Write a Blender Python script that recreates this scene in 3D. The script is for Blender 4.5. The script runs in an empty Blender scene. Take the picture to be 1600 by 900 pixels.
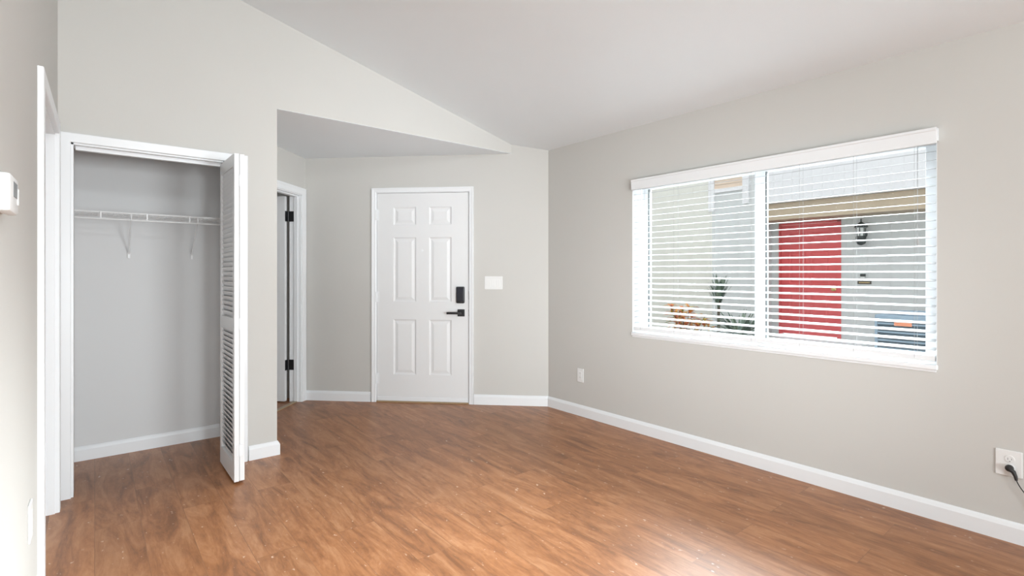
import bpy, bmesh, math, random
from mathutils import Vector, Matrix

# ------------------------------------------------------------------ camera, world, lights, exposure
scn = bpy.context.scene
COL = scn.collection
scn.view_settings.view_transform = 'Standard'
scn.view_settings.look = 'None'
scn.view_settings.gamma = 1.0
scn.view_settings.use_curve_mapping = False
scn.view_settings.exposure = 0.0

EYE = 1.25
YAW = 39.213
cam = bpy.data.cameras.new('camera')
cam.sensor_width = 36.0
cam.lens = 799.12 / 1600 * 36.0
cam.shift_y = -22.8 / 1600
cam.clip_start = 0.02
cam_ob = bpy.data.objects.new('camera', cam)
COL.objects.link(cam_ob)
cam_ob.location = (0, 0, EYE)
cam_ob.rotation_euler = (math.radians(90), 0, math.radians(-YAW))
scn.camera = cam_ob

world = bpy.data.worlds.new('overcast_sky')
scn.world = world
world.use_nodes = True
WN = world.node_tree
bg = WN.nodes['Background']
bg.inputs['Color'].default_value = (0.95, 0.975, 1.0, 1)
bg.inputs['Strength'].default_value = 1.4


def area(name, loc, target, sx, sy, watts, color=(1, 1, 1), spread=180):
    l = bpy.data.lights.new(name, 'AREA')
    l.shape = 'RECTANGLE'
    l.size, l.size_y = sx, sy
    l.energy = watts
    l.color = color
    l.spread = math.radians(spread)
    o = bpy.data.objects.new(name, l)
    COL.objects.link(o)
    o.location = loc
    d = Vector(target) - Vector(loc)
    o.rotation_euler = d.to_track_quat('-Z', 'Y').to_euler()
    return o


# unseen fill lights added to even out the room, a ceiling lamp behind the camera, daylight at the window
area('side_fill', (0.1, -4.2, 1.0), (3.0, 3.2, 1.6), 1.8, 1.6, 200, (0.90, 0.965, 1.0))  # added fill from behind left, brightens the window wall; no opening there
area('ceiling_lamp', (0.75, -0.35, 2.88), (1.3, 1.6, 0.0), 0.4, 0.4, 28, (0.90, 0.965, 1.0))
area('entry_fill', (2.1, -3.0, 0.75), (1.5, 4.6, 1.9), 0.9, 0.7, 4.2, (0.90, 0.965, 1.0), 60)  # added forward fill that lifts the dim entry end
area('low_fill', (1.7, -0.2, 0.3), (2.0, 4.5, 2.4), 0.5, 0.4, 2.1, (0.90, 0.965, 1.0), 36)  # unseen fill aimed upward to lighten the low entry ceiling
area('window_wall_fill', (0.4, -1.2, 0.9), (3.3, 2.6, 1.0), 0.6, 0.6, 9.4, (0.90, 0.965, 1.0), 50)  # extra unseen fill beside the camera, aimed at the window wall
area('rear_fill', (2.6, -4.8, 1.2), (0.2, 3.7, 1.3), 2.0, 1.4, 26, (0.90, 0.965, 1.0), 60)  # fill added behind the camera toward the closet, not a window
area('window_daylight', (4.1, 1.6, 1.60), (2.2, 1.35, 0.1), 2.0, 1.3, 195, (0.90, 0.96, 1.0), 75)

# ------------------------------------------------------------------ materials


def mat(name, color, rough=0.5, metal=0.0, noise=None, bump=None, spec=0.5, coat=0.0):
    """noise: (scale, amount) colour variation; bump: (scale, strength)"""
    m = bpy.data.materials.new(name)
    m.use_nodes = True
    nt = m.node_tree
    b = nt.nodes['Principled BSDF']
    b.inputs['Base Color'].default_value = (*color, 1)
    b.inputs['Roughness'].default_value = rough
    b.inputs['Metallic'].default_value = metal
    b.inputs['Specular IOR Level'].default_value = spec
    b.inputs['Coat Weight'].default_value = coat
    tc = nt.nodes.new('ShaderNodeTexCoord')
    if noise:
        n = nt.nodes.new('ShaderNodeTexNoise')
        n.inputs['Scale'].default_value = noise[0]
        n.inputs['Detail'].default_value = 4
        nt.links.new(tc.outputs['Object'], n.inputs['Vector'])
        mx = nt.nodes.new('ShaderNodeMix')
        mx.data_type = 'RGBA'
        k = noise[1]
        mx.inputs[6].default_value = (*[max(0, c * (1 - k)) for c in color], 1)
        mx.inputs[7].default_value = (*[min(1, c * (1 + k)) for c in color], 1)
        nt.links.new(n.outputs['Fac'], mx.inputs[0])
        nt.links.new(mx.outputs[2], b.inputs['Base Color'])
    if bump:
        n = nt.nodes.new('ShaderNodeTexNoise')
        n.inputs['Scale'].default_value = bump[0]
        n.inputs['Detail'].default_value = 3
        nt.links.new(tc.outputs['Object'], n.inputs['Vector'])
        bp = nt.nodes.new('ShaderNodeBump')
        bp.inputs['Strength'].default_value = bump[1]
        bp.inputs['Distance'].default_value = 0.002
        nt.links.new(n.outputs['Fac'], bp.inputs['Height'])
        nt.links.new(bp.outputs['Normal'], b.inputs['Normal'])
    return m


M_WALL = mat('greige_wall_paint', (0.60, 0.588, 0.56), 0.7, noise=(2.0, 0.015), bump=(260, 0.12), spec=0.3)
M_CLOSET = mat('closet_white_paint', (0.69, 0.69, 0.69), 0.7, noise=(2.0, 0.01), bump=(260, 0.12), spec=0.3)
M_CEIL = mat('ceiling_white_paint', (0.80, 0.835, 0.855), 0.9, noise=(3, 0.01), bump=(160, 0.2), spec=0.2)
M_TRIM = mat('trim_white_gloss', (0.84, 0.855, 0.87), 0.32, noise=(4, 0.01))
M_DOOR = mat('door_white_satin', (0.80, 0.805, 0.81), 0.38, noise=(4, 0.01))
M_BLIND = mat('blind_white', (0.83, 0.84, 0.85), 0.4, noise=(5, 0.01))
M_SLAT = mat('slat_darkened_white_vinyl', (0.50, 0.51, 0.52), 0.85, noise=(5, 0.01), spec=0.1)  # white slats given a darker colour to offset the overbright window light
M_PLAST = mat('plastic_white', (0.82, 0.82, 0.81), 0.35, noise=(8, 0.01))
M_SLOT = mat('socket_slot_grey', (0.25, 0.25, 0.25), 0.6, noise=(8, 0.05))
M_BLACK = mat('matte_black', (0.012, 0.012, 0.014), 0.42, noise=(40, 0.2))
M_BLACKG = mat('black_glass', (0.012, 0.013, 0.022), 0.18, noise=(10, 0.2))
M_RUBBER = mat('black_rubber', (0.015, 0.015, 0.016), 0.5, noise=(60, 0.2))
M_SCREEN = mat('grey_display', (0.20, 0.21, 0.21), 0.25, noise=(20, 0.05))
M_WIRE = mat('white_vinyl_wire', (0.82, 0.82, 0.82), 0.4, noise=(20, 0.01))
M_CORD = mat('blind_cord', (0.42, 0.42, 0.42), 0.8, noise=(200, 0.1))
M_TRACK = mat('window_track_grey', (0.16, 0.17, 0.17), 0.5, noise=(20, 0.1))
M_STRIP = mat('threshold_brass', (0.42, 0.30, 0.18), 0.35, noise=(30, 0.1))
M_BRASS = mat('brass', (0.75, 0.55, 0.25), 0.3, metal=0.9, noise=(30, 0.1))
M_PAVE = mat('concrete_paving', (0.45, 0.44, 0.42), 0.9, noise=(12, 0.15), bump=(40, 0.4))
M_STOOP = mat('stoop_concrete', (0.60, 0.61, 0.62), 0.9, noise=(15, 0.1), bump=(50, 0.3))
M_TAN = mat('tan_beam_paint', (0.50, 0.40, 0.29), 0.7, noise=(6, 0.06))
M_RED = mat('red_door_paint', (0.70, 0.095, 0.10), 0.45, noise=(5, 0.05))
M_LANT = mat('lantern_black_iron', (0.03, 0.04, 0.04), 0.5, noise=(30, 0.2))
M_LGLASS = mat('lantern_frosted_glass', (0.8, 0.82, 0.8), 0.3, noise=(20, 0.05))
M_PLAQ = mat('bronze_plaque', (0.10, 0.085, 0.07), 0.45, noise=(30, 0.2))
M_AC = mat('blue_grey_metal', (0.30, 0.40, 0.50), 0.5, noise=(10, 0.06))
M_ACD = mat('dark_grille', (0.10, 0.15, 0.19), 0.6, noise=(20, 0.1))
M_ORANGE = mat('orange_sticker', (0.90, 0.33, 0.18), 0.5, noise=(20, 0.05))
M_SHADE = mat('peach_window_shade', (0.70, 0.56, 0.45), 0.7, noise=(10, 0.05))
M_UNIT = mat('olive_hose_bowl', (0.16, 0.14, 0.10), 0.6, noise=(20, 0.2))


def leaf_mat(name, stops, scale):
    m = mat(name, stops[0][1], 0.5)
    nt = m.node_tree
    b = nt.nodes['Principled BSDF']
    tc = [n for n in nt.nodes if n.type == 'TEX_COORD'][0]
    n = nt.nodes.new('ShaderNodeTexNoise')
    n.inputs['Scale'].default_value = scale
    n.inputs['Detail'].default_value = 3
    r = nt.nodes.new('ShaderNodeValToRGB')
    el = r.color_ramp.elements
    el[0].position, el[0].color = stops[0][0], (*stops[0][1], 1)
    el[1].position, el[1].color = stops[-1][0], (*stops[-1][1], 1)
    for p, c in stops[1:-1]:
        e = el.new(p)
        e.color = (*c, 1)
    nt.links.new(tc.outputs['Object'], n.inputs['Vector'])
    nt.links.new(n.outputs['Fac'], r.inputs['Fac'])
    nt.links.new(r.outputs['Color'], b.inputs['Base Color'])
    return m


M_CROTON = leaf_mat('croton_leaves', [(0.34, (0.10, 0.20, 0.04)), (0.43, (0.75, 0.55, 0.06)), (0.52, (0.85, 0.26, 0.05)),
                                      (0.60, (0.55, 0.09, 0.04)), (0.68, (0.80, 0.50, 0.12))], 9)
M_YUCCA = leaf_mat('yucca_leaves', [(0.35, (0.06, 0.11, 0.08)), (0.5, (0.13, 0.19, 0.14)), (0.65, (0.24, 0.30, 0.22))], 8)
M_COVER = leaf_mat('ground_cover_leaves', [(0.35, (0.06, 0.12, 0.05)), (0.5, (0.14, 0.23, 0.11)), (0.65, (0.28, 0.30, 0.20))], 6)
M_STEM = mat('woody_stem', (0.10, 0.075, 0.05), 0.8, noise=(20, 0.3))


def siding(name, color, pitch, groove=0.10, boards=0.03):
    """painted vertical board siding: grooves along world Y"""
    m = mat(name, color, 0.75)
    nt = m.node_tree
    b = nt.nodes['Principled BSDF']
    tc = [n for n in nt.nodes if n.type == 'TEX_COORD'][0]
    sp = nt.nodes.new('ShaderNodeSeparateXYZ')
    nt.links.new(tc.outputs['Object'], sp.inputs[0])
    dv = nt.nodes.new('ShaderNodeMath')
    dv.operation = 'DIVIDE'
    dv.inputs[1].default_value = pitch
    nt.links.new(sp.outputs['Y'], dv.inputs[0])
    fr = nt.nodes.new('ShaderNodeMath')
    fr.operation = 'FRACT'
    nt.links.new(dv.outputs[0], fr.inputs[0])
    lt = nt.nodes.new('ShaderNodeMath')
    lt.operation = 'GREATER_THAN'
    lt.inputs[1].default_value = groove
    nt.links.new(fr.outputs[0], lt.inputs[0])
    bp = nt.nodes.new('ShaderNodeBump')
    bp.inputs['Strength'].default_value = 1.0
    bp.inputs['Distance'].default_value = 0.012
    nt.links.new(lt.outputs[0], bp.inputs['Height'])
    nt.links.new(bp.outputs['Normal'], b.inputs['Normal'])
    n = nt.nodes.new('ShaderNodeTexNoise')
    n.inputs['Scale'].default_value = 5
    mp = nt.nodes.new('ShaderNodeMapping')
    mp.inputs['Scale'].default_value = (1, 3, 0.3)
    nt.links.new(tc.outputs['Object'], mp.inputs[0])
    nt.links.new(mp.outputs[0], n.inputs['Vector'])
    mx = nt.nodes.new('ShaderNodeMix')
    mx.data_type = 'RGBA'
    mx.inputs[6].default_value = (*[c * (1 - boards) for c in color], 1)
    mx.inputs[7].default_value = (*[min(1, c * (1 + boards)) for c in color], 1)
    nt.links.new(n.outputs['Fac'], mx.inputs[0])
    nt.links.new(mx.outputs[2], b.inputs['Base Color'])
    return m


M_SIDING = siding('grey_board_siding', (0.62, 0.63, 0.63), 0.30, 0.06)
M_SIDING_C = siding('cream_board_siding', (0.70, 0.685, 0.63), 0.30, 0.06)
M_SIDING_W = siding('white_board_siding', (0.78, 0.77, 0.79), 0.15, 0.08, 0.02)


def floor_mat():
    m = bpy.data.materials.new('wood_plank_floor')
    m.use_nodes = True
    nt = m.node_tree
    L = nt.links.new
    N = nt.nodes.new
    b = nt.nodes['Principled BSDF']
    tc = N('ShaderNodeTexCoord')
    # planks run along Y: texture x = world y, texture y = world x
    sp = N('ShaderNodeSeparateXYZ')
    L(tc.outputs['Object'], sp.inputs[0])
    cb = N('ShaderNodeCombineXYZ')
    L(sp.outputs['Y'], cb.inputs['X'])
    L(sp.outputs['X'], cb.inputs['Y'])
    br = N('ShaderNodeTexBrick')
    br.offset = 0.37
    br.offset_frequency = 2
    br.inputs['Color1'].default_value = (0, 0, 0, 1)
    br.inputs['Color2'].default_value = (1, 1, 1, 1)
    br.inputs['Mortar'].default_value = (0.5, 0.5, 0.5, 1)
    br.inputs['Scale'].default_value = 1.0
    br.inputs['Mortar Size'].default_value = 0.0012
    br.inputs['Mortar Smooth'].default_value = 0.2
    br.inputs['Bias'].default_value = 0.0
    br.inputs['Brick Width'].default_value = 1.22
    br.inputs['Row Height'].default_value = 0.182
    L(cb.outputs[0], br.inputs['Vector'])
    # per-plank shift of the grain
    sh = N('ShaderNodeVectorMath')
    sh.operation = 'MULTIPLY_ADD'
    L(br.outputs['Color'], sh.inputs[0])
    sh.inputs[1].default_value = (7.3, 3.1, 5.7)
    L(cb.outputs[0], sh.inputs[2])

    def grain(sx, sy, detail, dist=0.0, rough=0.6):
        mp = N('ShaderNodeMapping')
        mp.inputs['Scale'].default_value = (sx, sy, 1)
        L(sh.outputs[0], mp.inputs[0])
        n = N('ShaderNodeTexNoise')
        n.inputs['Scale'].default_value = 1.0
        n.inputs['Detail'].default_value = detail
        n.inputs['Roughness'].default_value = rough
        n.inputs['Distortion'].default_value = dist
        L(mp.outputs[0], n.inputs['Vector'])
        return n
    g1 = grain(2.0, 10, 8, 1.0, 0.66)
    g2 = grain(9, 60, 4, 0.6)
    g3 = grain(24, 42, 2)
    g4 = grain(14, 26, 5, 0.8, 0.7)

    ramp = N('ShaderNodeValToRGB')
    el = ramp.color_ramp.elements
    el[0].position, el[0].color = 0.34, (0.222, 0.088, 0.033, 1)
    el[1].position, el[1].color = 0.67, (0.465, 0.222, 0.102, 1)
    e = el.new(0.44)
    e.color = (0.308, 0.123, 0.046, 1)
    e = el.new(0.52)
    e.color = (0.372, 0.155, 0.060, 1)
    mixf = N('ShaderNodeMath')
    mixf.operation = 'MULTIPLY_ADD'
    L(g2.outputs['Fac'], mixf.inputs[0])
    mixf.inputs[1].default_value = 0.28
    L(g1.outputs['Fac'], mixf.inputs[2])
    sub = N('ShaderNodeMath')
    sub.operation = 'SUBTRACT'
    L(mixf.outputs[0], sub.inputs[0])
    sub.inputs[1].default_value = 0.24
    mott = N('ShaderNodeMath')
    mott.operation = 'MULTIPLY_ADD'
    L(g4.outputs['Fac'], mott.inputs[0])
    mott.inputs[1].default_value = 0.20
    L(sub.outputs[0], mott.inputs[2])
    L(mott.outputs[0], ramp.inputs['Fac'])
    # plank to plank tone
    tone = N('ShaderNodeMix')
    tone.data_type = 'RGBA'
    tone.blend_type = 'MULTIPLY'
    tone.inputs[0].default_value = 1.0
    tr = N('ShaderNodeMapRange')
    tr.inputs['To Min'].default_value = 0.90
    tr.inputs['To Max'].default_value = 1.08
    L(br.outputs['Color'], tr.inputs['Value'])
    L(ramp.outputs['Color'], tone.inputs[6])
    L(tr.outputs[0], tone.inputs[7])
    # pale flecks
    fl = N('ShaderNodeMapRange')
    fl.inputs['From Min'].default_value = 0.685
    fl.inputs['From Max'].default_value = 0.77
    L(g3.outputs['Fac'], fl.inputs['Value'])
    fm = N('ShaderNodeMix')
    fm.data_type = 'RGBA'
    fm.inputs[7].default_value = (0.62, 0.45, 0.33, 1)
    L(fl.outputs[0], fm.inputs[0])
    L(tone.outputs[2], fm.inputs[6])
    # seams
    sm = N('ShaderNodeMix')
    sm.data_type = 'RGBA'
    sm.inputs[7].default_value = (0.17, 0.08, 0.04, 1)
    sf = N('ShaderNodeMath')
    sf.operation = 'MULTIPLY'
    L(br.outputs['Fac'], sf.inputs[0])
    sf.inputs[1].default_value = 0.55
    L(sf.outputs[0], sm.inputs[0])
    L(fm.outputs[2], sm.inputs[6])
    L(sm.outputs[2], b.inputs['Base Color'])
    rr = N('ShaderNodeMapRange')
    rr.inputs['To Min'].default_value = 0.34
    rr.inputs['To Max'].default_value = 0.42
    L(g2.outputs['Fac'], rr.inputs['Value'])
    L(rr.outputs[0], b.inputs['Roughness'])
    b.inputs['Specular IOR Level'].default_value = 0.5
    bp = N('ShaderNodeBump')
    bp.inputs['Strength'].default_value = 0.10
    bp.inputs['Distance'].default_value = 0.002
    L(g2.outputs['Fac'], bp.inputs['Height'])
    L(bp.outputs['Normal'], b.inputs['Normal'])
    return m


M_FLOOR = floor_mat()


def glass_mat():
    m = bpy.data.materials.new('window_glass')
    m.use_nodes = True
    nt = m.node_tree
    for n in list(nt.nodes):
        if n.type != 'OUTPUT_MATERIAL':
            nt.nodes.remove(n)
    out = [n for n in nt.nodes if n.type == 'OUTPUT_MATERIAL'][0]
    t = nt.nodes.new('ShaderNodeBsdfTransparent')
    t.inputs[0].default_value = (0.97, 0.985, 0.98, 1)
    g = nt.nodes.new('ShaderNodeBsdfGlossy')
    g.inputs['Roughness'].default_value = 0.02
    f = nt.nodes.new('ShaderNodeFresnel')
    f.inputs[0].default_value = 1.3
    mx = nt.nodes.new('ShaderNodeMixShader')
    nt.links.new(f.outputs[0], mx.inputs[0])
    nt.links.new(t.outputs[0], mx.inputs[1])
    nt.links.new(g.outputs[0], mx.inputs[2])
    nt.links.new(mx.outputs[0], out.inputs['Surface'])
    return m


M_GLASS = glass_mat()

# ------------------------------------------------------------------ mesh helpers


class MB:
    """collects shapes, then links them as one mesh object"""

    def __init__(self):
        self.bm = bmesh.new()

    def box(self, x0, x1, y0, y1, z0, z1, bevel=0.0, mtx=None):
        t = bmesh.new()
        bmesh.ops.create_cube(t, size=1.0)
        for v in t.verts:
            v.co = Vector((x0 + (v.co.x + .5) * (x1 - x0), y0 + (v.co.y + .5) * (y1 - y0), z0 + (v.co.z + .5) * (z1 - z0)))
        if bevel:
            bmesh.ops.bevel(t, geom=t.edges[:], offset=bevel, segments=2, profile=0.5, affect='EDGES')
        self._add(t, mtx)
        return self

    def _add(self, t, mtx=None):
        if mtx:
            bmesh.ops.transform(t, matrix=mtx, verts=t.verts[:])
        me = bpy.data.meshes.new('tmp')
        t.to_mesh(me)
        t.free()
        self.bm.from_mesh(me)
        bpy.data.meshes.remove(me)

    def loft(self, rings, cap=True, closed=True):
        """rings: lists of points, same length"""
        bm = self.bm
        vs = [[bm.verts.new(p) for p in r] for r in rings]
        n = len(rings[0])
        for a, b in zip(vs, vs[1:]):
            for i in range(n if closed else n - 1):
                j = (i + 1) % n
                bm.faces.new((a[i], a[j], b[j], b[i]))
        if cap:
            bm.faces.new(vs[0][::-1])
            bm.faces.new(vs[-1])
        return self

    def prism(self, front, back):
        return self.loft([front, back])

    def tube(self, pts, r, seg=8, cap=True):
        pts = [Vector(p) for p in pts]
        rings = []
        rr = r if isinstance(r, (list, tuple)) else [r] * len(pts)
        up = None
        for i, p in enumerate(pts):
            d = (pts[min(i + 1, len(pts) - 1)] - pts[max(i - 1, 0)]).normalized()
            if up is None:
                up = Vector((0, 0, 1)) if abs(d.z) < 0.9 else Vector((1, 0, 0))
            a = d.cross(up).normalized()
            up = a.cross(d).normalized()
            rings.append([p + (a * math.cos(2 * math.pi * k / seg) + up * math.sin(2 * math.pi * k / seg)) * rr[i] for k in range(seg)])
        return self.loft(rings, cap)

    def lathe(self, prof, c, seg=24, axis='Z'):
        rings = []
        for r, h in prof:
            ring = []
            for k in range(seg):
                a = 2 * math.pi * k / seg
                u, v = max(r, 1e-4) * math.cos(a), max(r, 1e-4) * math.sin(a)
                ring.append({'Z': (c[0] + u, c[1] + v, c[2] + h), 'Y': (c[0] + u, c[1] + h, c[2] + v), 'X': (c[0] + h, c[1] + u, c[2] + v)}[axis])
            rings.append(ring)
        return self.loft(rings)

    def build(self, name, material, parent=None, smooth=False, mtx=None):
        bmesh.ops.recalc_face_normals(self.bm, faces=self.bm.faces[:])
        me = bpy.data.meshes.new(name)
        self.bm.to_mesh(me)
        self.bm.free()
        me.materials.append(material)
        if smooth:
            for p in me.polygons:
                p.use_smooth = True
            try:
                me.set_sharp_from_angle(angle=math.radians(40))
            except Exception:
                pass
        o = bpy.data.objects.new(name, me)
        COL.objects.link(o)
        if parent:
            o.parent = parent
        if mtx:
            o.matrix_world = mtx
        return o


def frame(origin, xdir, ydir, z=0.0):
    x = Vector((xdir[0], xdir[1], 0)).normalized()
    y = Vector((ydir[0], ydir[1], 0)).normalized()
    m = Matrix.Identity(4)
    m.col[0][:3] = x
    m.col[1][:3] = y
    m.col[3][:3] = (origin[0], origin[1], z)
    return m


def empty(name, mtx):
    o = bpy.data.objects.new(name, None)
    COL.objects.link(o)
    o.empty_display_size = 0.1
    o.matrix_world = mtx
    return o


def T(x, y, z):
    return Matrix.Translation((x, y, z))


def thing(o, label, cat, group=None):
    o['label'] = label
    o['category'] = cat
    if group:
        o['group'] = group
    return o


def struct(o, label=None, cat=None):
    o['kind'] = 'structure'
    if label:
        o['label'] = label
        o['category'] = cat
    return o


# ------------------------------------------------------------------ room dimensions (metres; camera stands at x = y = 0)
W = 3.311                 # window wall plane
CY = 3.763                # closet wall plane
BY = 4.4675               # back of closet
CXR = 0.976               # free end of closet wall
LX = -0.158               # left wall at the closet corner
EAVE = 2.408
SLOPE = 0.2546
LOW = 2.386               # flat entry ceiling
YR = -6.0                 # rear wall
K = 6.827                 # entry wall: x + y = K
R2 = math.sqrt(0.5)
NC = Vector((1.614, 5.213))     # corner of entry wall and nook wall


def ceil_z(x):
    return EAVE + SLOPE * (W - x)


F_DIAG = frame(NC, (R2, -R2), (R2, R2))                       # entry wall: x to the right, y into the wall
N0 = (0.976, 4.575)
F_NOOK = frame(N0, (R2, R2), (-R2, R2))                       # nook wall
F_RIGHT = frame((W, 0), (0, -1), (1, 0))                      # window wall
F_CLOSET = frame((0, CY), (1, 0), (0, 1))                     # closet wall
a_l = math.radians(0.62)
F_LEFT = frame((LX, CY), (math.sin(a_l), math.cos(a_l)), (-math.cos(a_l), math.sin(a_l)))   # left wall

# ------------------------------------------------------------------ floor, ceilings, walls
poly = [(-1.7, -6.2), (3.45, -6.2), (3.45, 3.56), (1.70, 5.31), (0.55, 6.45), (-1.7, 6.45)]
struct(MB().prism([(x, y, -0.1) for x, y in poly], [(x, y, 0.0) for x, y in poly]).build('floor', M_FLOOR), 'brown wood plank floor', 'floor')

x0, x1 = -0.35, W + 0.2
struct(MB().prism([(x0, YR - .1, ceil_z(x0)), (x1, YR - .1, ceil_z(x1)), (x1, YR - .1, ceil_z(x1) + .15), (x0, YR - .1, ceil_z(x0) + .15)],
                  [(x0, CY, ceil_z(x0)), (x1, CY, ceil_z(x1)), (x1, CY, ceil_z(x1) + .15), (x0, CY, ceil_z(x0) + .15)]).build('ceiling', M_CEIL),
       'white sloped vaulted ceiling', 'ceiling')

low = MB()
pl = [(CXR - .116, CY + .0008), (W - (ceil_z(0) * 0) - 0.247, CY + .0008), (NC.x, NC.y), (N0[0], N0[1]), (CXR - .116, N0[1])]
low.prism([(x, y, LOW) for x, y in pl], [(x, y, LOW + .003) for x, y in pl])
pl = [(-.16, CY + .116), (K - CY - .116, CY + .116), (NC.x, NC.y), (0.55, 6.3), (-.16, 6.3)]
low.prism([(x, y, LOW + .001) for x, y in pl], [(x, y, LOW + .12) for x, y in pl])
struct(low.build('ceiling_entry', M_CEIL), 'low flat white ceiling over the entry nook', 'ceiling')

# closet wall with its opening, carried on as a header over the entry nook
OL, OR, OT = -0.104, 0.745, 1.985
xe = K - CY
front = [(LX - .05, 0), (OL, 0), (OL, OT), (OR, OT), (OR, 0), (CXR, 0), (CXR, LOW + .003), (xe, LOW + .003), (xe, ceil_z(xe)), (LX - .05, ceil_z(LX - .05))]
back = [list(p) for p in front]
for i in (7, 8):
    back[i][0] -= 0.115
wc = MB().prism([(x, CY, z) for x, z in front], [(x, CY + .115, z) for x, z in back])
struct(wc.build('wall_closet', M_WALL), 'greige wall above and beside the closet opening', 'wall')
struct(MB().box(-.30, 0.98, BY, BY + .1, 0, LOW).build('wall_closet_back', M_CLOSET), 'pale closet back wall', 'wall')
struct(MB().box(-.26, LX - .002, CY + .115, BY, 0, LOW).build('wall_closet_left', M_CLOSET), 'pale closet side wall at left', 'wall')
side = MB().box(CXR - .115, CXR - .10, CY + .115, BY, 0, LOW)
struct(side.build('wall_closet_right', M_CLOSET), 'pale closet side wall at right', 'wall')
struct(MB().box(CXR - .099, CXR, CY + .115, 4.60, 0, LOW).build('wall_nook_side', M_WALL), 'greige wall between closet and entry nook', 'wall')

# window wall
WY0, WY1, WZ0, WZ1 = 0.647, 2.545, 0.785, 1.965
yc = K - W
wr = MB()
wr.box(W, W + .2, YR - .1, WY0, 0, EAVE)
wr.box(W, W + .2, WY1, yc + .08, 0, EAVE)
wr.box(W, W + .2, WY0, WY1, 0, WZ0 - .028)
wr.box(W, W + .2, WY0, WY1, WZ1, EAVE)
struct(wr.build('wall_right', M_WALL), 'greige wall with the window', 'wall')

# entry wall (45 degrees): doorway notch, top follows the ceilings
DL = 2.400                       # length nook corner -> window wall corner
EX0, EX1, EZ = 0.728, 1.645, 2.035
tip = DL - (W - xe) * math.sqrt(2)
prof = [(0, 0), (EX0, 0), (EX0, EZ), (EX1, EZ), (EX1, 0), (DL, 0), (DL, EAVE), (tip, ceil_z(xe)), (tip, LOW + .12), (0, LOW + .12)]
we = MB().prism([(x, 0, z) for x, z in prof], [(x, .15, z) for x, z in prof])
struct(we.build('wall_entry', M_WALL, mtx=F_DIAG), 'greige diagonal wall with the front door', 'wall')

# nook wall with the inner doorway
NX0, NX1, NZ = 0.072, 0.832, 2.02
prof = [(0, 0), (NX0, 0), (NX0, NZ), (NX1, NZ), (NX1, 0), (.9015, 0), (.9015, LOW), (0, LOW)]
struct(MB().prism([(x, 0, z) for x, z in prof], [(x, .115, z) for x, z in prof]).build('wall_nook', M_WALL, mtx=F_NOOK), 'greige nook wall with inner doorway', 'wall')
# the unlit hall behind it
hall = MB()
hall.box(-.06, 1.05, 1.60, 1.70, 0, LOW)
hall.box(0.95, 1.05, .115, 1.60, 0, LOW)
hall.box(-.06, .0, .117, 1.60, 0, LOW)
struct(hall.build('wall_hall', M_WALL, mtx=F_NOOK), 'greige hall walls behind the inner doorway', 'wall')

# left wall with doorway
LO0, LO1, LOZ = -1.035, -0.19, 1.985
LH = 3.42
wl = MB()
wl.box(-9.9, LO0, 0, .12, 0, LH - .09)
wl.box(LO1, .0, 0, .12, 0, LH - .09)
wl.box(LO0, LO1, 0, .12, LOZ, LH - .09)
struct(wl.build('wall_left', M_WALL, mtx=F_LEFT), 'greige wall at left with thermostat', 'wall')
struct(MB().box(-.45, W + .2, YR - .1, YR, 0, 3.45).build('wall_rear', M_WALL), 'greige wall behind the viewer', 'wall')

# ------------------------------------------------------------------ baseboards
BB = [(0, 0), (-.016, 0), (-.016, .072), (-.010, .086), (-.004, .095), (0, .095)]      # (y, z), y negative = into room


def baseboard(name, fr, a, b, label, miter_a=0.0, miter_b=0.0, mat_=None):
    """profile swept along local x from a to b; miter: extra length per depth at each end"""
    A = [(a - miter_a * y, y, z) for y, z in BB]
    B = [(b + miter_b * y, y, z) for y, z in BB]
    o = MB().prism(A, B).build(name, mat_ or M_TRIM, mtx=fr)
    return struct(o, label, 'baseboard')


t225 = math.tan(math.radians(22.5))
baseboard('baseboard_right', F_RIGHT, -yc, -YR, 'white baseboard along the window wall', miter_a=t225)
baseboard('baseboard_entry_right', F_DIAG, 1.690, DL, 'white baseboard right of the front door', miter_b=t225)
baseboard('baseboard_entry_left', F_DIAG, 0.0, 0.672, 'white baseboard left of the front door')
baseboard('baseboard_closet_stub', F_CLOSET, .797, CXR, 'short white baseboard beside the closet', miter_b=-1.0)
baseboard('baseboard_nook_side', frame((CXR, CY), (0, 1), (-1, 0)), 0, .60, 'white baseboard round the wall corner', miter_a=-1.0)
baseboard('baseboard_closet_back', frame((0, BY), (1, 0), (0, 1)), LX, CXR - .115, 'white baseboard along the closet back')
baseboard('baseboard_closet_left', frame((LX - .002, BY), (0, 1), (-1, 0)), CY + .115 - BY, 0, 'white baseboard on the closet left side')
baseboard('baseboard_left', F_LEFT, -9.7, -1.10, 'white baseboard along the left wall')

# ------------------------------------------------------------------ trims (casings)


def casing_bars(mb, x0, x1, top, w, t=.018, y=0.0, bottom=0.0, flat=False):
    """mitred three-sided casing with stepped profile; x0,x1,top = inner opening"""
    prof = [(0, 0), (0, -t * .55), (w * .18, -t * .75), (w * .55, -t * .8), (w * .75, -t), (w, -t), (w, 0)]      # (outward, y)
    if flat:
        prof = [(0, 0), (0, -t + .003), (.003, -t), (w - .003, -t), (w, -t + .003), (w, 0)]
    path = lambda o: [(x0 - o, bottom), (x0 - o, top + o), (x1 + o, top + o), (x1 + o, bottom)]
    rings = []
    for k in range(4):
        rings.append([(path(o)[k][0], y + d, path(o)[k][1]) for o, d in prof])
    mb.loft(rings)
    return mb


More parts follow.
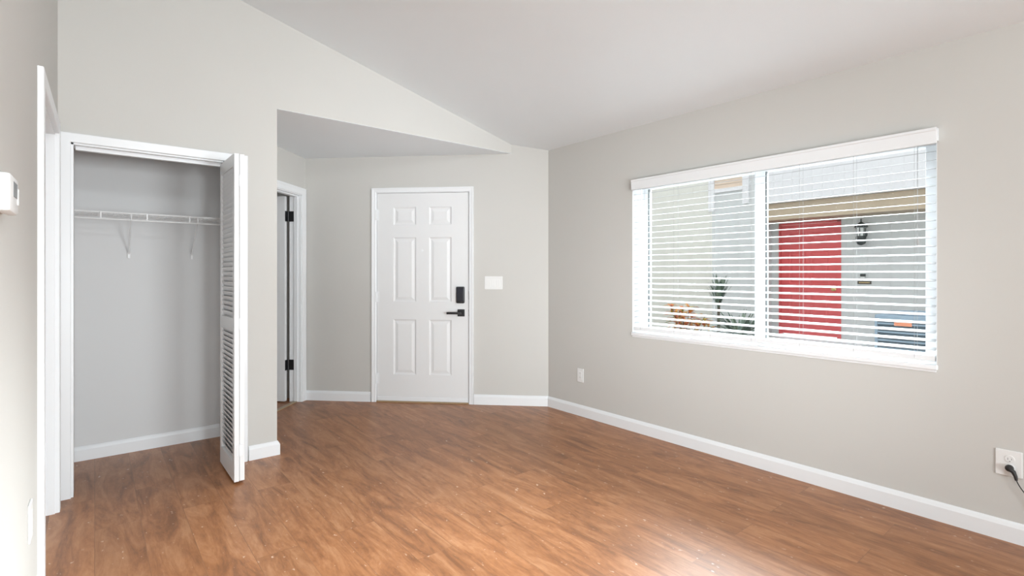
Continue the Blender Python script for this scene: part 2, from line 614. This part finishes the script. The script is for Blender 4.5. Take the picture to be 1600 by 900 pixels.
struct(casing_bars(MB(), OL + .002, OR - .008, OT - .005, .052, flat=True).build('trim_1', M_TRIM, mtx=F_CLOSET), 'white casing round the closet opening', 'trim')
jm = MB()
jm.box(OL - .001, OL + .012, 0, .117, 0, OT)
jm.box(OR - .016, OR + .001, 0, .117, 0, OT)
jm.box(OL - .001, OR + .001, 0, .117, OT - .014, OT + .001)
jm.box(OL + .02, OR - .02, .045, .075, OT - .034, OT - .014)
struct(jm.build('trim_2', M_TRIM, mtx=F_CLOSET), 'white jamb lining of the closet opening', 'trim')

# ------------------------------------------------------------------ front door (door_1)


def panel_slab(mb, x0, x1, z0, z1, yf, yb, cols, rows):
    """door leaf whose front (y = yf) carries raised-and-fielded panels"""
    bm = mb.bm
    xs = sorted({x0, x1, *[c for p in cols for c in p]})
    zs = sorted({z0, z1, *[r for p in rows for r in p]})

    def q(*p):
        bm.faces.new([bm.verts.new(v) for v in p])
    for xa, xb in zip(xs, xs[1:]):
        for za, zb in zip(zs, zs[1:]):
            if (xa, xb) in cols and (za, zb) in rows:
                lv = [(0, 0), (.006, .006), (.016, .009), (.022, .008), (.045, .002)]
                ring = [[(xa + i, yf + d, za + i), (xb - i, yf + d, za + i), (xb - i, yf + d, zb - i), (xa + i, yf + d, zb - i)] for i, d in lv]
                for A, B in zip(ring, ring[1:]):
                    for k in range(4):
                        j = (k + 1) % 4
                        q(A[k], A[j], B[j], B[k])
                q(*ring[-1])
            else:
                q((xa, yf, za), (xb, yf, za), (xb, yf, zb), (xa, yf, zb))
    q((x0, yb, z0), (x0, yb, z1), (x1, yb, z1), (x1, yb, z0))
    q((x0, yf, z0), (x0, yf, z1), (x0, yb, z1), (x0, yb, z0))
    q((x1, yf, z0), (x1, yb, z0), (x1, yb, z1), (x1, yf, z1))
    q((x0, yf, z1), (x1, yf, z1), (x1, yb, z1), (x0, yb, z1))
    q((x0, yf, z0), (x0, yb, z0), (x1, yb, z0), (x1, yf, z0))
    bmesh.ops.remove_doubles(bm, verts=bm.verts[:], dist=1e-5)
    return mb


d1 = struct(empty('door_1', F_DIAG @ T(1.186, 0, 0)), 'white six-panel front door with black lock and lever', 'door')
SX = 1.186
cols = [(.897 - SX, 1.122 - SX), (1.252 - SX, 1.470 - SX)]
rows = [(.268, .803), (.975, 1.598), (1.720, 1.892)]
panel_slab(MB(), .734 - SX, 1.636 - SX, .012, 2.028, .004, .045, cols, rows).build('door_slab', M_DOOR, d1)
fr = casing_bars(MB(), .728 - SX, 1.642 - SX, 2.034, .045, .018)
fr.box(.722 - SX, .7305 - SX, 0, .15, 0, 2.035)
fr.box(1.640 - SX, 1.648 - SX, 0, .15, 0, 2.035)
fr.box(.722 - SX, 1.648 - SX, 0, .15, 2.031, 2.04)
fr.box(.730 - SX, .745 - SX, .05, .15, 0, 2.032)
fr.box(1.625 - SX, 1.641 - SX, .05, .15, 0, 2.032)
fr.box(.730 - SX, 1.641 - SX, .05, .15, 2.016, 2.032)
fr.build('door_frame', M_TRIM, d1)
sw = MB().box(.736 - SX, 1.634 - SX, -.004, .004, .014, .052, .002)
o = sw.build('door_sweep', M_TRIM, d1)
MB().box(.730 - SX, 1.641 - SX, -.008, .15, 0, .012, .002).build('threshold', M_STRIP, d1)
for hz in (1.818, 1.021, .228):
    h = MB()
    h.tube([(.7305 - SX, -.007, hz - .05), (.7305 - SX, -.007, hz + .05)], .0065, 10)
    for k in (-.03, -.01, .01, .03):
        h.tube([(.7305 - SX, -.007, hz + k - .0006), (.7305 - SX, -.007, hz + k + .0006)], .0078, 10)
    h.box(.7315 - SX, .752 - SX, .001, .0055, hz - .05, hz + .05)
    h.box(.715 - SX, .730 - SX, -.0125, -.006, hz - .05, hz + .05, .001)
    h.build('hinge', M_TRIM, d1, smooth=True)
lk = MB().box(1.521 - SX, 1.601 - SX, -.026, .004, .964, 1.123, .010).build('lock_keypad', M_BLACK, d1, smooth=True)
lk['label'] = 'black keypad deadbolt housing'
fc = MB().box(1.529 - SX, 1.593 - SX, -.028, -.0255, .985, 1.115, .001)
fc.build('keypad_face', M_BLACKG, lk)
MB().box(1.551 - SX, 1.571 - SX, -.034, -.026, .969, .980, .002).build('thumb_turn', M_BLACK, lk)
lv = MB().box(1.532 - SX, 1.600 - SX, -.010, .004, .838, .906, .003).build('handle_rose', M_BLACK, d1)
lv['label'] = 'square black rose of the lever handle'
h = MB().lathe([(.012, 0), (.012, .045)], (1.566 - SX, -.055, .872), 16, 'Y')
h.box(1.436 - SX, 1.580 - SX, -.062, -.048, .861, .883, .003)
h.build('lever', M_BLACK, lv, smooth=True)
MB().lathe([(.010, 0), (.010, .004), (.006, .006)], (1.183 - SX, -.003, 1.472), 16, 'Y').build('peephole', M_TRIM, d1, smooth=True)
MB().box(1.6375 - SX, 1.640 - SX, -.0005, .003, .842, .905).build('latch_plate', M_BLACK, d1)
MB().box(1.6375 - SX, 1.640 - SX, -.0005, .003, 1.00, 1.08).build('strike_plate', M_BLACK, d1)

# ------------------------------------------------------------------ nook doorway (door_2), leaf swung open into the hall
d2 = struct(empty('door_2', F_NOOK @ T(.45, 0, 0)), 'white inner door standing open on black hinges', 'door')
fr = casing_bars(MB(), NX0 - .45 + .006, NX1 - .45 - .006, NZ - .006, .0655, .017)
fr.box(NX0 - .45 - .001, NX0 - .45 + .014, 0, .116, 0, NZ)
fr.box(NX1 - .45 - .014, NX1 - .45 + .001, 0, .116, 0, NZ)
fr.box(NX0 - .45, NX1 - .45, 0, .116, NZ - .014, NZ + .001)
fr.box(NX1 - .45 - .026, NX1 - .45 - .014, .03, .066, 0, NZ - .014)
fr.box(NX0 - .45 + .014, NX0 - .45 + .026, .03, .066, 0, NZ - .014)
fr.box(NX0 - .45 + .014, NX1 - .45 - .014, .03, .066, NZ - .026, NZ - .014)
fr.build('door_frame', M_TRIM, d2)
leaf = MB().box(.775 - .45, .810 - .45, .140, .885, .012, NZ - .022, .002)
leaf.build('door_slab', M_DOOR, d2)
for hz in (1.805, .36):
    h = MB()
    h.box(.815 - .45, .8185 - .45, .072, .122, hz - .05, hz + .05)
    h.tube([(.812 - .45, .127, hz - .05), (.812 - .45, .127, hz + .05)], .008, 10)
    h.box(.776 - .45, .812 - .45, .134, .139, hz - .05, hz + .05)
    h.build('hinge', M_BLACK, d2)
MB().box(NX0 - .43, NX1 - .47, .03, .075, 0, .008, .003).build('threshold', M_STRIP, d2)

# ------------------------------------------------------------------ left doorway (door_3)
d3 = struct(empty('door_3', F_LEFT @ T((LO0 + LO1) / 2, 0, 0)), 'white cased doorway in the left wall', 'door')
cx = (LO0 + LO1) / 2
hw = (LO1 - LO0) / 2
fr = casing_bars(MB(), -hw + .004, hw - .004, LOZ - .004, .066, .019, flat=True)
fr.box(-hw - .001, -hw + .014, 0, .121, 0, LOZ)
fr.box(hw - .014, hw + .001, 0, .121, 0, LOZ)
fr.box(-hw, hw, 0, .121, LOZ - .014, LOZ + .001)
fr.box(hw - .026, hw - .014, .040, .075, 0, LOZ - .014)
fr.box(-hw + .014, -hw + .026, .040, .075, 0, LOZ - .014)
fr.box(-hw + .014, hw - .014, .040, .075, LOZ - .026, LOZ - .014)
fr.build('door_frame', M_TRIM, d3)
MB().box(-hw + .017, hw - .017, .078, .113, .01, LOZ - .017, .002).build('door_slab', M_DOOR, d3)  # closed leaf added out of sight to keep sky light from leaking in

# ------------------------------------------------------------------ window_1
w1 = struct(empty('window_1', F_RIGHT @ T(-1.596, 0, WZ0)), 'white framed two-pane window', 'window')


def wy(y):            # world y -> local x of the window
    return 1.596 - y


FX0, FX1 = .130, .185
f = MB()
g0, g1, gm0, gm1 = .721, 2.495, 1.567, 1.635
zb, zt = .820 - WZ0, 1.925 - WZ0
f.box(wy(WY1), wy(WY0), FX0, FX1, 0, zb, .003)
f.box(wy(WY1), wy(WY0), FX0, FX1, zt, WZ1 - WZ0, .003)
f.box(wy(WY1), wy(g1), FX0, FX1, zb, zt, .003)
f.box(wy(g0), wy(WY0), FX0, FX1, zb, zt, .003)
f.box(wy(gm1), wy(gm0), FX0, FX1, zb, zt, .003)
f.build('window_frame', M_TRIM, w1)
# recess lining: painted white returns
r = MB()
r.box(wy(WY1), wy(WY1) + .003, -.0005, FX0, 0, WZ1 - WZ0)
r.box(wy(WY0) - .003, wy(WY0), -.0005, FX0, 0, WZ1 - WZ0)
r.box(wy(WY1), wy(WY0), -.0005, FX0, WZ1 - WZ0 - .003, WZ1 - WZ0)
r.build('window_reveal', M_TRIM, w1)
s = MB()
s.box(wy(WY1) - .004, wy(WY0) + .004, -.016, .15, -.026, 0, .005)
s.box(wy(WY1) + .002, wy(WY0) - .002, -.006, .0, -.038, -.024, .002)
s.build('window_sill', M_TRIM, w1)
for a, b in ((gm1, g1), (g0, gm0)):
    MB().box(wy(b), wy(a), .155, .160, zb, zt).build('pane', M_GLASS, w1)
    MB().box(wy(b), wy(b) + .010, .136, .154, zb, zt).build('window_track', M_TRACK, w1)

# ------------------------------------------------------------------ window blind
bl = thing(empty('window_blind', F_RIGHT @ T(-1.596, .03, 1.93)),
           'wide white horizontal slat blind with valance hanging in the window', 'blind')
BZ = 1.93
TILT = math.radians(9.5)
sl = MB()
y0, y1 = wy(2.537), wy(.655)
for k in range(24):
    zc = 1.876 - .0441 * k - BZ
    rings = []
    for xx in (y0, y1):
        top, bot = [], []
        for j in range(7):
            u = -1 + 2 * j / 6
            d = u * .025
            cr = .0012 * (1 - u * u)
            py = d * math.cos(TILT) - cr * math.sin(TILT)
            pz = d * math.sin(TILT) + cr * math.cos(TILT)
            top.append((xx, py, zc + pz + .0010))
            bot.append((xx, py, zc + pz - .0010))
        rings.append(top + bot[::-1])
    sl.loft(rings)
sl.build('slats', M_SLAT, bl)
MB().box(y0, y1, -.026, .026, .800 - BZ, .829 - BZ, .004).build('bottom_rail', M_BLIND, bl)
MB().box(y0, y1, -.024, .028, 1.915 - BZ, 1.957 - BZ, .002).build('head_rail', M_BLIND, bl)
v = MB()
v.box(wy(2.523), wy(.640), -.075, -.062, 1.904 - BZ, 1.984 - BZ, .002)
v.box(wy(2.523), wy(.640), -.079, -.062, 1.968 - BZ, 1.984 - BZ, .003)
v.box(wy(2.523), wy(2.523) + .008, -.064, -.031, 1.904 - BZ, 1.984 - BZ, .001)
v.box(wy(.640) - .008, wy(.640), -.064, -.031, 1.920 - BZ, 1.984 - BZ, .001)
v.build('valance', M_BLIND, bl)
for yy in (2.47, 2.171, 1.882, 1.596, 1.302, 1.017, .74):
    c = MB()
    for d in (-.027, .027):
        c.tube([(wy(yy), d, .81 - BZ), (wy(yy), d, 1.92 - BZ)], .0008, 5)
    c.build('ladder_cord', M_CORD, bl)
c = MB().tube([(wy(.725), -.033, 1.43 - BZ), (wy(.725), -.033, 1.92 - BZ)], .0009, 6)
c.lathe([(.003, 0), (.006, .01), (.005, .03), (.002, .036)], (wy(.725), -.033, 1.395 - BZ), 12)
c.build('pull_cord', M_CORD, bl)

# ------------------------------------------------------------------ bifold closet door, folded open
bf = thing(empty('bifold_door', T(.66, 3.60, 0)), 'white louvered bifold door folded open at the closet', 'door')


def leaf_frame(mb, xa, xb, ya, yb, z0, z1, zm):
    st = .045
    mb.box(xa, xb, ya, ya + st, z0, z1, .002)
    mb.box(xa, xb, yb - st, yb, z0, z1, .002)
    for a, b in ((z0, z0 + .11), (zm, zm + .075), (z1 - .075, z1)):
        mb.box(xa, xb, ya + st, yb - st, a, b)
    return mb


def louvers(mb, xa, xb, ya, yb, za, zb, sgn):
    st = .045
    n = int((zb - za) / .030)
    p = (zb - za) / n
    cx_ = (xa + xb) / 2
    for k in range(n):
        zc = za + p * (k + .5)
        hx, hz, t = .0085, .0190 * sgn, .0030
        mb.loft([[(cx_ - hx, y, zc - hz - t), (cx_ + hx, y, zc + hz - t), (cx_ + hx, y, zc + hz + t), (cx_ - hx, y, zc - hz + t)] for y in (ya + st - .004, yb - st + .004)])
    return mb


Z0, Z1, ZM = .015, 1.962, .905
for i, (xa, xb, ya, yb) in enumerate(((-.022, .005, -.225, .215), (.008, .035, -.218, .195))):
    lf = leaf_frame(MB(), xa, xb, ya, yb, Z0, Z1, ZM).build('door_leaf', M_DOOR, bf)
    lo = MB()
    louvers(lo, xa, xb, ya, yb, Z0 + .11, ZM, -1)
    louvers(lo, xa, xb, ya, yb, ZM + .075, Z1 - .075, -1)
    lo.build('louver_slats', M_DOOR, lf)
for hz in (1.80, .95, .20):
    h = MB().tube([(.0065, -.228, hz - .035), (.0065, -.228, hz + .035)], .0045, 10)
    h.box(-.010, .022, -.2275, -.2245, hz - .032, hz + .032)
    h.build('hinge', M_TRIM, bf, smooth=True)
MB().lathe([(.010, 0), (.008, .008), (.015, .016), (.017, .024), (.010, .030)], (.035, -.03, .96), 18, 'X').build('knob', M_TRIM, bf, smooth=True)
MB().lathe([(.004, 0), (.004, .02)], (-.008, .165, Z1), 10).build('pivot_pin', M_TRACK, bf)

# ------------------------------------------------------------------ wire closet shelf
ws = thing(empty('wire_shelf', T(0, BY, 1.62)), 'white wire closet shelf with hang rail on the closet back wall', 'shelf')
xs0, xs1 = LX + .004, CXR - .119
dep = .305
w = MB()
n = 38
for k in range(n):
    x = xs0 + .008 + (xs1 - xs0 - .016) * k / (n - 1)
    w.tube([(x, -.006, .022), (x, -dep, .022)], .0016, 5)
for yy in (-.006, -.10, -.20, -dep + .004):
    w.tube([(xs0, yy, .019), (xs1, yy, .019)], .0028, 6)
w.build('shelf_wires', M_WIRE, ws)
lip = MB()
lip.tube([(xs0, -dep, .024), (xs1, -dep, .024)], .0032, 6)
lip.tube([(xs0, -dep - .004, -.022), (xs1, -dep - .004, -.022)], .0045, 6)
for x in (-.11, .03, .27, .51, .75):
    lip.box(x - .004, x + .004, -dep - .006, -dep + .002, -.022, .024, .001)
lip.build('front_lip', M_WIRE, ws)
for x in (.185, .56):
    b = MB()
    b.tube([(x, -dep + .004, .012), (x, -.012, -.235)], .004, 8)
    b.box(x - .008, x + .008, -.012, -.001, -.265, -.225, .002)
    b.tube([(x, -dep, -.022), (x, -dep + .004, .016)], .0045, 6)
    b.build('support_bracket', M_WIRE, ws)
e = MB()
e.box(xs0 - .003, xs0 + .006, -dep - .008, -dep + .05, -.028, .030, .002)
e.box(xs0 - .003, xs0 + .004, -dep + .05, -.01, .004, .016, .002)
e.build('end_bracket', M_WIRE, ws)

# ------------------------------------------------------------------ switches, outlets, thermostat
sw = thing(empty('light_switch', F_DIAG @ T(1.880, 0, 1.16)), 'white triple rocker light switch beside the front door', 'switch')
MB().box(-.086, .086, -.006, 0, -.062, .062, .003).build('cover_plate', M_PLAST, sw)
for x in (-.046, 0, .046):
    r = MB()
    r.loft([[(x - .0165, -.0055, -.033), (x + .0165, -.0055, -.033), (x + .0165, -.0055, .033), (x - .0165, -.0055, .033)],
            [(x - .0160, -.0105, -.032), (x + .0160, -.0105, -.032), (x + .0160, -.0065, .032), (x - .0160, -.0065, .032)]])
    r.build('rocker', M_PLAST, sw)


def outlet(name, mtx, label, wid, hgt, sockets):
    o = thing(empty(name, mtx), label, 'outlet')
    p = MB().box(-wid / 2, wid / 2, -.006, 0, -hgt / 2, hgt / 2, .0025)
    for sx in {s[0] for s in sockets}:
        p.lathe([(.003, 0), (.003, .002)], (sx, -.0075, 0), 10, 'Y')
    p.build('cover_plate', M_PLAST, o)
    for sx, sz in sockets:
        s = MB()
        s.lathe([(.0165, 0), (.0175, .001), (.0175, .003)], (sx, -.0085, sz), 24, 'Y')
        s_ = s.build('socket', M_PLAST, o, smooth=True)
        MB().box(sx - .0075, sx - .0055, -.0090, -.0082, sz - .004, sz + .006).build('slot', M_SLOT, s_)
        MB().box(sx + .0055, sx + .0075, -.0090, -.0082, sz - .003, sz + .005).build('slot', M_SLOT, s_)
        MB().lathe([(.0024, 0), (.0024, .001)], (sx, -.0091, sz - .010), 10, 'Y').build('ground_hole', M_SLOT, s_)
    return o


# plain decora outlet by the corner
od = thing(empty('wall_outlet', F_RIGHT @ T(-3.102, 0, .354)), 'small white wall outlet under the far end of the window', 'outlet')
MB().box(-.036, .036, -.007, 0, -.060, .060, .003).build('cover_plate', M_PLAST, od)
s = MB().box(-.0165, .0165, -.009, -.006, -.034, .034, .001).build('socket', M_PLAST, od)
for sz in (-.018, .018):
    for sx in (-.0065, .0065):
        MB().box(sx - .001, sx + .001, -.0096, -.0088, sz - .003, sz + .006).build('slot', M_SLOT, s)
outlet('wall_outlet', F_RIGHT @ T(-.384, 0, .364), 'large white wall outlet with the black plug in it', .092, .120, [(.004, .020), (.004, -.020)])
ol = thing(empty('wall_outlet', F_LEFT @ T(-1.385, 0, .41)), 'white wall outlet low on the left wall near the doorway', 'outlet')
MB().box(-.040, .040, -.007, 0, -.064, .064, .003).build('cover_plate', M_PLAST, ol)
s = MB().box(-.0165, .0165, -.009, -.006, -.034, .034, .001).build('socket', M_PLAST, ol)

# black plug with its cable
pc = thing(empty('power_cord', F_RIGHT @ T(-.380, -.02, .345)), 'black plug and thin black cable hanging from the large outlet', 'cord')
p = MB()
p.lathe([(.010, .0), (.0150, -.004), (.0155, -.014), (.013, -.022), (.004, -.0245)], (0, .0105, 0), 24, 'Y')
p.tube([(0, -.004, -.002), (.014, -.005, -.012), (.021, -.006, -.030), (.024, -.006, -.048)], [.011, .0095, .0075, .0055], 12)
p.build('plug', M_RUBBER, pc, smooth=True)
pts = []
P0 = [Vector((.024, -.006, -.046)), Vector((.040, -.006, -.105)), Vector((.115, -.004, -.155)), Vector((.20, -.02, -.335))]
for k in range(25):
    t = k / 24
    a = (1 - t)
    pts.append(P0[0] * a ** 3 + P0[1] * 3 * a * a * t + P0[2] * 3 * a * t * t + P0[3] * t ** 3)
pts += [Vector((.26, -.04, -.342)), Vector((.6, -.05, -.342))]
MB().tube(pts, .0023, 8).build('cable', M_RUBBER, pc, smooth=True)

th = thing(empty('thermostat', F_LEFT @ T(-2.04, 0, 1.44)), 'white wall thermostat with small grey display', 'thermostat')
MB().box(-.062, .062, -.005, 0, -.042, .042, .002).build('back_plate', M_PLAST, th)
MB().box(-.068, .068, -.030, -.005, -.045, .045, .007).build('body', M_PLAST, th, smooth=True)
MB().box(-.022, .040, -.0312, -.0295, -.006, .030, .0005).build('display', M_SCREEN, th)
MB().box(.046, .056, -.0325, -.0295, -.02, .02, .001).build('button', M_PLAST, th)

# ------------------------------------------------------------------ outside: courtyard
GZ = -0.05
struct(MB().box(W + .21, 9.6, -4, 10, GZ - .1, GZ).build('ground_outside', M_PAVE), 'grey paved courtyard', 'ground')

nb = thing(empty('neighbor_house', T(9.5, 3.0, GZ)), 'pale board-sided house across the courtyard seen through the blind', 'house')


def nbp(mb, name, m, parent=None):
    o = mb.build(name, m, parent or nb)
    if parent is None:
        for v in o.data.vertices:
            v.co -= Vector((9.5, 3.0, GZ))
    else:
        for v in o.data.vertices:
            v.co -= Vector((9.5, 3.0, GZ))
    return o


w_ = MB()
w_.box(9.5, 9.7, -3, 3.09, GZ, 2.44)
w_.box(9.5, 9.7, 4.075, 4.20, GZ, 2.44)
w_.box(9.5, 9.7, 3.09, 4.075, 2.135, 2.44)
w_.box(8.9, 9.7, 4.20, 5.02, GZ, 5.2)
nbp(w_, 'siding_wall', M_SIDING)
cm = nbp(MB().box(8.9, 9.7, 5.0201, 9.5, GZ, 5.2), 'siding_wall', M_SIDING_C)
cm['label'] = 'cream board siding'
nbp(MB().box(8.9, 9.7, -3, 4.1999, 2.44, 5.2), 'upper_siding_wall', M_SIDING_W)
bmb = MB().box(9.0, 9.499, -3, 4.1995, 2.16, 2.438)
nbp(bmb, 'porch_beam', M_TAN)
nbp(MB().box(8.7, 9.5, 2.6, 4.19, GZ, .17, .01), 'stoop', M_STOOP)
rd = panel_slab(MB(), 0, .90, .02, 1.93, 0, .04, [(.14, .41), (.49, .76)], [(.22, .75), (.90, 1.45), (1.58, 1.78)])
bmesh.ops.transform(rd.bm, matrix=frame((9.53, 4.05), (0, -1), (1, 0), .17), verts=rd.bm.verts[:])
rdo = nbp(rd, 'front_door', M_RED)
rdo['label'] = 'red panelled front door'
fb = MB()
fb.box(9.49, 9.60, 4.052, 4.075, .17, 2.13)
fb.box(9.49, 9.60, 3.09, 3.148, .17, 2.13)
fb.box(9.49, 9.60, 3.09, 4.075, 2.105, 2.135)
nbp(fb, 'door_frame', M_RED)
nbp(MB().lathe([(.032, 0), (.032, -.006), (.012, -.012), (.012, -.035), (.028, -.045), (.03, -.06), (.012, -.07)], (9.53, 3.205, .988), 16, 'X'), 'door_knob', M_BRASS, rdo)
wn = MB()
wn.box(8.86, 8.92, 4.965, 5.075, 2.40, 3.9, .004)
wn.box(8.86, 8.92, 4.32, 4.43, 2.48, 3.9, .004)
wn.box(8.855, 8.925, 4.43, 4.965, 2.73, 2.79, .004)
wn.box(8.86, 8.92, 4.43, 4.965, 3.80, 3.9, .004)
wno = nbp(wn, 'window_frame', M_SIDING_W)
sh = MB()
for k in range(12):
    sh.box(8.885, 8.897, 4.43, 4.965, 2.79 + k * .085, 2.79 + k * .085 + .08, .002)
nbp(sh, 'window_shade', M_SHADE, wno)

ln = thing(empty('wall_lantern', T(9.5, 2.775, 1.90)), 'black coach lantern on the wall right of the red door', 'lantern')
l = MB()
l.lathe([(.055, 0), (.055, -.015), (.02, -.02)], (0, 0, -.03), 16, 'X')
l.tube([(-.01, 0, -.03), (-.05, 0, -.13), (-.12, 0, -.15), (-.12, 0, -.11)], .012, 8)
l.build('bracket', M_LANT, ln, smooth=True)
l = MB()
l.lathe([(.0, .225), (.012, .20), (.008, .17), (.03, .15), (.085, .105), (.095, .085), (.095, .075), (.06, .07)], (-.12, 0, 0), 8)
for k in range(6):
    a = k * math.pi / 3
    l.tube([(-.12 + .065 * math.cos(a), .065 * math.sin(a), .075), (-.12 + .05 * math.cos(a), .05 * math.sin(a), -.07)], .006, 6)
l.lathe([(.066, -.06), (.072, -.075), (.072, -.10), (.045, -.125), (.07, -.15), (.06, -.18), (.015, -.205)], (-.12, 0, 0), 8)
l.build('cage', M_LANT, ln)
MB().lathe([(.055, .072), (.045, -.06)], (-.12, 0, 0), 12).build('glass', M_LGLASS, ln, smooth=True)

pq = thing(empty('name_plaque', T(9.4985, 2.762, 1.105)), 'small dark bronze plaque on the wall below the lantern', 'plaque')
MB().box(-.012, 0, -.095, .095, -.026, .026, .004).build('plate', M_PLAQ, pq)
m_ = MB()
for k in range(7):
    m_.box(-.014, -.0118, -.07 + k * .021, -.07 + k * .021 + .013, -.008, .008)
m_.build('raised_marks', M_BRASS, pq)
db = thing(empty('doorbell', T(9.4985, 2.78, 1.21)), 'small dark doorbell box just above the bronze plaque', 'doorbell')
MB().box(-.03, 0, -.035, .035, -.012, .033, .005).build('housing', M_LANT, db)
MB().box(-.025, 0, -.030, .030, -.035, -.011, .004).build('button_panel', M_PLAST, db)

ub = thing(empty('wall_planter', T(9.5, 1.22, 1.0)), 'shallow olive bowl fixed to the wall above the air conditioner', 'planter')
MB().lathe([(.005, -.07), (.10, -.06), (.16, -.02), (.165, 0), (.15, -.005), (.09, -.045), (.005, -.05)], (-.17, 0, 0), 20).build('bowl', M_UNIT, ub, smooth=True)
MB().box(-.02, 0, -.05, .05, -.07, .12, .004).build('back_plate', M_STOOP, ub)

# air conditioner
ac = thing(empty('air_conditioner', T(8.35, 1.83, GZ)), 'blue-grey outdoor air conditioner with orange sticker', 'air conditioner')
hwid, hh = .38, .76
a = MB()
a.box(-.36, .36, -hwid, hwid, 0, .05, .01)
a.box(-.36, .36, -hwid, hwid, hh - .07, hh, .012)
for sx in (-1, 1):
    for sy in (-1, 1):
        a.box(sx * .36 - .03 * (sx > 0), sx * .36 + .03 * (sx < 0), sy * hwid - .03 * (sy > 0), sy * hwid + .03 * (sy < 0), .05, hh - .07, .004)
a.build('cabinet', M_AC, ac)
MB().box(-.325, .325, -hwid + .03, hwid - .03, .05, hh - .07).build('coil', M_ACD, ac)
g = MB()
for k in range(11):
    z = .085 + k * .055
    g.box(-.358, -.335, -hwid + .03, hwid - .03, z, z + .022, .003)
    g.box(-.33, .33, -hwid + .004, -hwid + .03, z, z + .022, .003)
    g.box(-.33, .33, hwid - .03, hwid - .004, z, z + .022, .003)
g.build('louver_grille', M_AC, ac)
MB().lathe([(.30, 0), (.31, .02), (.29, .035), (.02, .055)], (0, 0, hh), 28).build('fan_guard', M_AC, ac, smooth=True)
st = MB().box(-.366, -.358, -.02, .165, .625, .69, .001).build('sticker', M_ORANGE, ac)
st['label'] = 'orange sticker'

# plants
random.seed(7)


def blade(mb, base, direction, length, width, droop, seg=6, fold=.25):
    d = Vector(direction).normalized()
    side_ = d.cross(Vector((0, 0, 1)))
    if side_.length < 1e-3:
        side_ = Vector((1, 0, 0))
    side_.normalize()
    up = side_.cross(d).normalized()
    L_, C_, R_ = [], [], []
    for i in range(seg + 1):
        t = i / seg
        p = Vector(base) + d * (length * t) + Vector((0, 0, -droop * length * t * t))
        wd = width * (math.sin(math.pi * min(1, .12 + .88 * t)) ** .8) * .5 + .0008
        L_.append(mb.bm.verts.new(p - side_ * wd + up * wd * fold))
        C_.append(mb.bm.verts.new(p))
        R_.append(mb.bm.verts.new(p + side_ * wd + up * wd * fold))
    for i in range(seg):
        mb.bm.faces.new((L_[i], C_[i], C_[i + 1], L_[i + 1]))
        mb.bm.faces.new((C_[i], R_[i], R_[i + 1], C_[i + 1]))


def plant(name, loc, label, cat='plant'):
    return thing(empty(name, T(*loc)), label, cat)


cr = plant('croton_plant', (7.25, 4.55, GZ), 'orange and yellow leaved plant in the courtyard bed')
st_, lf = MB(), MB()
for k in range(16):
    a = random.uniform(0, 2 * math.pi)
    r = random.uniform(.05, .34)
    hgt = random.uniform(.45, .80)
    top = Vector((r * math.cos(a), r * math.sin(a) * 1.15, hgt))
    st_.tube([(0.04 * math.cos(a), .04 * math.sin(a), 0), top * .5 + Vector((0, 0, .05)), top], [.010, .007, .004], 6)
    for j in range(13):
        b = random.uniform(0, 2 * math.pi)
        e = random.uniform(.1, 1.2)
        blade(lf, top + Vector((0, 0, random.uniform(-.16, .0))), (math.cos(b), math.sin(b), e), random.uniform(.13, .22), random.uniform(.045, .07), .35)
st_.build('stems', M_STEM, cr)
lf.build('foliage', M_CROTON, cr)

yu = plant('yucca_plant', (7.25, 3.66, GZ), 'low dark green spiky rosette plant right of the orange plant')
lf = MB()
for k in range(95):
    a = random.uniform(0, 2 * math.pi)
    e = random.uniform(-.05, 1.5)
    blade(lf, (.03 * math.cos(a), .03 * math.sin(a), .38), (math.cos(a), math.sin(a), e), random.uniform(.42, .62), .030, .12)
lf.build('leaves', M_YUCCA, yu)
MB().tube([(0, 0, 0), (.01, 0, .2), (0, 0, .42)], [.06, .055, .05], 10).build('trunk', M_STEM, yu)

dr = plant('dracaena_plant', (8.05, 4.42, GZ), 'tall dark plant with an upright fan of narrow leaves')
MB().tube([(0, 0, 0), (.01, .01, .5), (0, 0, .98)], [.028, .024, .02], 10).build('trunk', M_STEM, dr)
lf = MB()
for k in range(60):
    a = random.uniform(0, 2 * math.pi)
    blade(lf, (.015 * math.cos(a), .015 * math.sin(a), random.uniform(.72, .98)), (math.cos(a), math.sin(a), random.uniform(1.2, 4.0)), random.uniform(.30, .46), .026, .10)
lf.build('leaves', M_YUCCA, dr)

gc = MB()
for k in range(900):
    x, y = random.uniform(6.2, 8.2), random.uniform(3.1, 6.3)
    if min((x - 7.25) ** 2 + (y - 4.55) ** 2, (x - 7.25) ** 2 + (y - 3.66) ** 2, (x - 8.05) ** 2 + (y - 4.42) ** 2) < .06:
        continue
    a = random.uniform(0, 2 * math.pi)
    blade(gc, (x, y, GZ), (math.cos(a), math.sin(a), random.uniform(.8, 2.5)), random.uniform(.22, .48), random.uniform(.03, .05), .3, 4)
o = gc.build('ground_cover', M_COVER)
o['kind'] = 'stuff'
thing(o, 'low green ground cover below the orange plant', 'ground cover')
